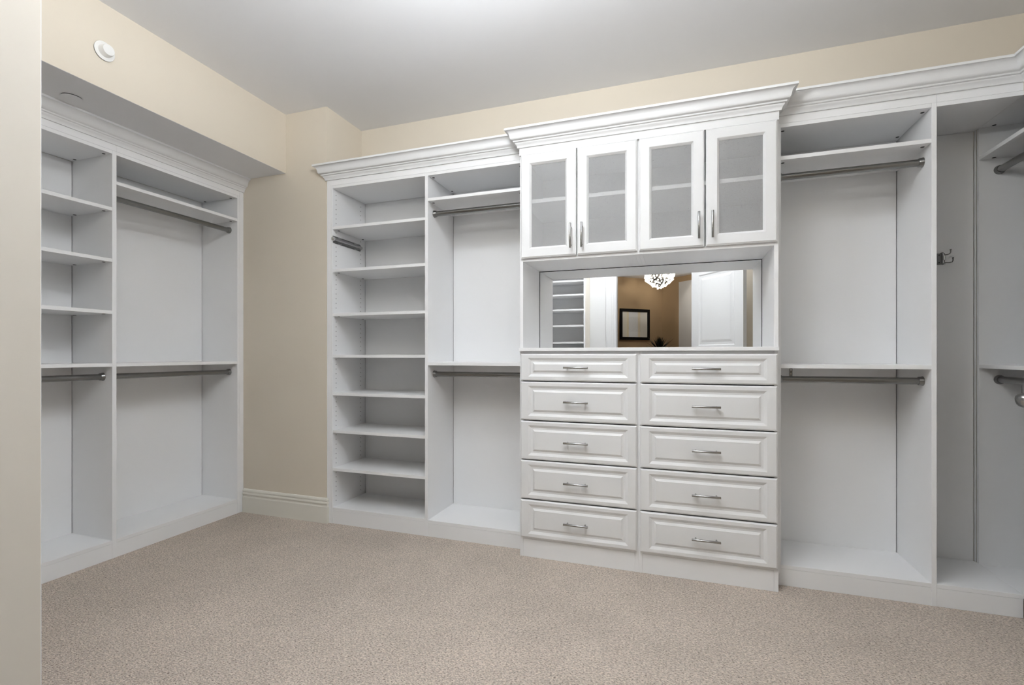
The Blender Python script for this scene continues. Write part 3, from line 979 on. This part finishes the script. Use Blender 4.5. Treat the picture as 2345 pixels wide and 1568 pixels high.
# chandelier
CHX, CHY, CHZ = -0.333, -4.15, 2.47
c = thing('chandelier', 'glowing cone-shaped crystal chandelier reflected in the mirror', 'chandelier', (CHX, CHY, ZC))
bm = bmesh.new()
add_lathe(bm, [(0, 0), (0.07, 0), (0.065, -0.02), (0.012, -0.03), (0.010, -0.05), (0, -0.05)], Matrix.Translation((CHX, CHY, ZC)), 24)
obj_from_bm('canopy', bm, M_NICKEL, c, smooth=True)
bm = bmesh.new()
for zr, rr in ((2.765, 0.275), (2.70, 0.262), (2.62, 0.20), (2.54, 0.115)):
    ring = [(CHX + rr * math.cos(a_ * math.pi / 16), CHY + rr * math.sin(a_ * math.pi / 16), zr) for a_ in range(33)]
    add_tube(bm, ring, 0.005, 6, cap=False)
for a_ in range(6):
    ca, sa = math.cos(a_ * math.pi / 3), math.sin(a_ * math.pi / 3)
    add_tube(bm, [(CHX, CHY, 2.775), (CHX + 0.27 * ca, CHY + 0.27 * sa, 2.765), (CHX + 0.20 * ca, CHY + 0.20 * sa, 2.62), (CHX, CHY, 2.49)], 0.004, 6)
obj_from_bm('wire_frame', bm, M_BLACK, c)
bm = bmesh.new()
add_lathe(bm, [(0.0, 2.52), (0.06, 2.54), (0.15, 2.59), (0.20, 2.65), (0.205, 2.75), (0.0, 2.755)], Matrix.Translation((CHX, CHY, 0)), 20)
obj_from_bm('dark_core', bm, M_POT, c, smooth=True)  # dark core added so the gaps between crystals look dark
bm = bmesh.new()
for zr, rr, n in ((2.768, 0.272, 26), (2.735, 0.276, 27), (2.702, 0.275, 27), (2.670, 0.272, 26), (2.638, 0.265, 25), (2.606, 0.242, 23), (2.575, 0.205, 20), (2.545, 0.165, 16), (2.517, 0.120, 12), (2.492, 0.078, 8), (2.470, 0.035, 4)):
    for k in range(n):
        a_ = 2 * math.pi * (k + random.random() * 0.7) / n
        rad = random.uniform(0.015, 0.023)
        r2 = rr + random.uniform(-0.018, 0.012)
        mtx = Matrix.Translation((CHX + r2 * math.cos(a_), CHY + r2 * math.sin(a_), zr + random.uniform(-0.014, 0.014)))
        bmesh.ops.create_icosphere(bm, subdivisions=1, radius=rad, matrix=mtx)
tag(obj_from_bm('crystals', bm, M_CRYSTAL, c), kind='stuff')
for k in range(3):
    ba = 2 * math.pi * k / 3 + 0.9
    pl_d = bpy.data.lights.new('chandelier_bulb', 'POINT')
    pl_d.energy = CHANDELIER_W / 3
    pl_d.color = (1.0, 0.93, 0.83)
    pl_d.shadow_soft_size = 0.018
    pl_o = bpy.data.objects.new('chandelier_bulb', pl_d)
    COL.objects.link(pl_o)
    pl_o.parent = c
    pl_o.location = (0.228 * math.cos(ba), 0.228 * math.sin(ba), -0.13)

# potted yucca
PX_, PY_ = -0.295, -3.12
t = thing('potted_yucca', 'dark spiky yucca plant in front of the tan wall, seen in the mirror', 'plant', (PX_, PY_, 0))
bm = bmesh.new()
add_lathe(bm, [(0, 0), (0.13, 0), (0.155, 0.40), (0.185, 0.86), (0.195, 0.88), (0.175, 0.885), (0.165, 0.85), (0, 0.85)], Matrix.Translation((PX_, PY_, 0)), 28)
obj_from_bm('planter', bm, M_POT, t, smooth=True)
bm = bmesh.new()
add_tube(bm, [(PX_, PY_, 0.84), (PX_ + 0.01, PY_, 1.0), (PX_, PY_, 1.20)], [0.028, 0.025, 0.022], 8)
add_tube(bm, [(PX_, PY_, 0.84), (PX_ - 0.1, PY_ + 0.02, 0.95), (PX_ - 0.22, PY_ + 0.03, 1.11)], [0.02, 0.018, 0.016], 8)
obj_from_bm('stem', bm, M_POT, t, smooth=True)
def leaf(bm, base, az, el, ln, wd):
    d = Vector((math.cos(az) * math.cos(el), math.sin(az) * math.cos(el), math.sin(el)))
    side = Vector((-math.sin(az), math.cos(az), 0))
    upv = side.cross(d).normalized()
    if upv.z < 0: upv = -upv
    rows = []
    for f, wf in ((0, 0.5), (0.25, 1.0), (0.6, 0.75), (0.85, 0.35), (1.0, 0.02)):
        p = base + d * ln * f - Vector((0, 0, 1)) * ln * 0.10 * f * f
        rows.append([bm.verts.new(p + side * wd * wf), bm.verts.new(p - upv * wd * 0.35 * wf), bm.verts.new(p - side * wd * wf), bm.verts.new(p + upv * wd * 0.05)])
    for a_, b2 in zip(rows, rows[1:]):
        for i in range(4):
            bm.faces.new((a_[i], a_[(i + 1) % 4], b2[(i + 1) % 4], b2[i]))
crowns = [((PX_, PY_, 1.185), 46, 0.40), ((PX_ - 0.22, PY_ + 0.03, 1.11), 22, 0.22)]
for (bx, by, bz), n, ln in crowns:
    for k in range(n):
        az = k * 2.39996 + random.uniform(-0.1, 0.1)
        el = math.radians(12 + 76 * (k / n)) + random.uniform(-0.06, 0.06)
        bm = bmesh.new()
        leaf(bm, Vector((bx, by, bz)), az, el, ln * random.uniform(0.82, 1.06) * (1.0 - 0.18 * k / n), 0.016)
        obj_from_bm('leaf', bm, M_LEAF, t)
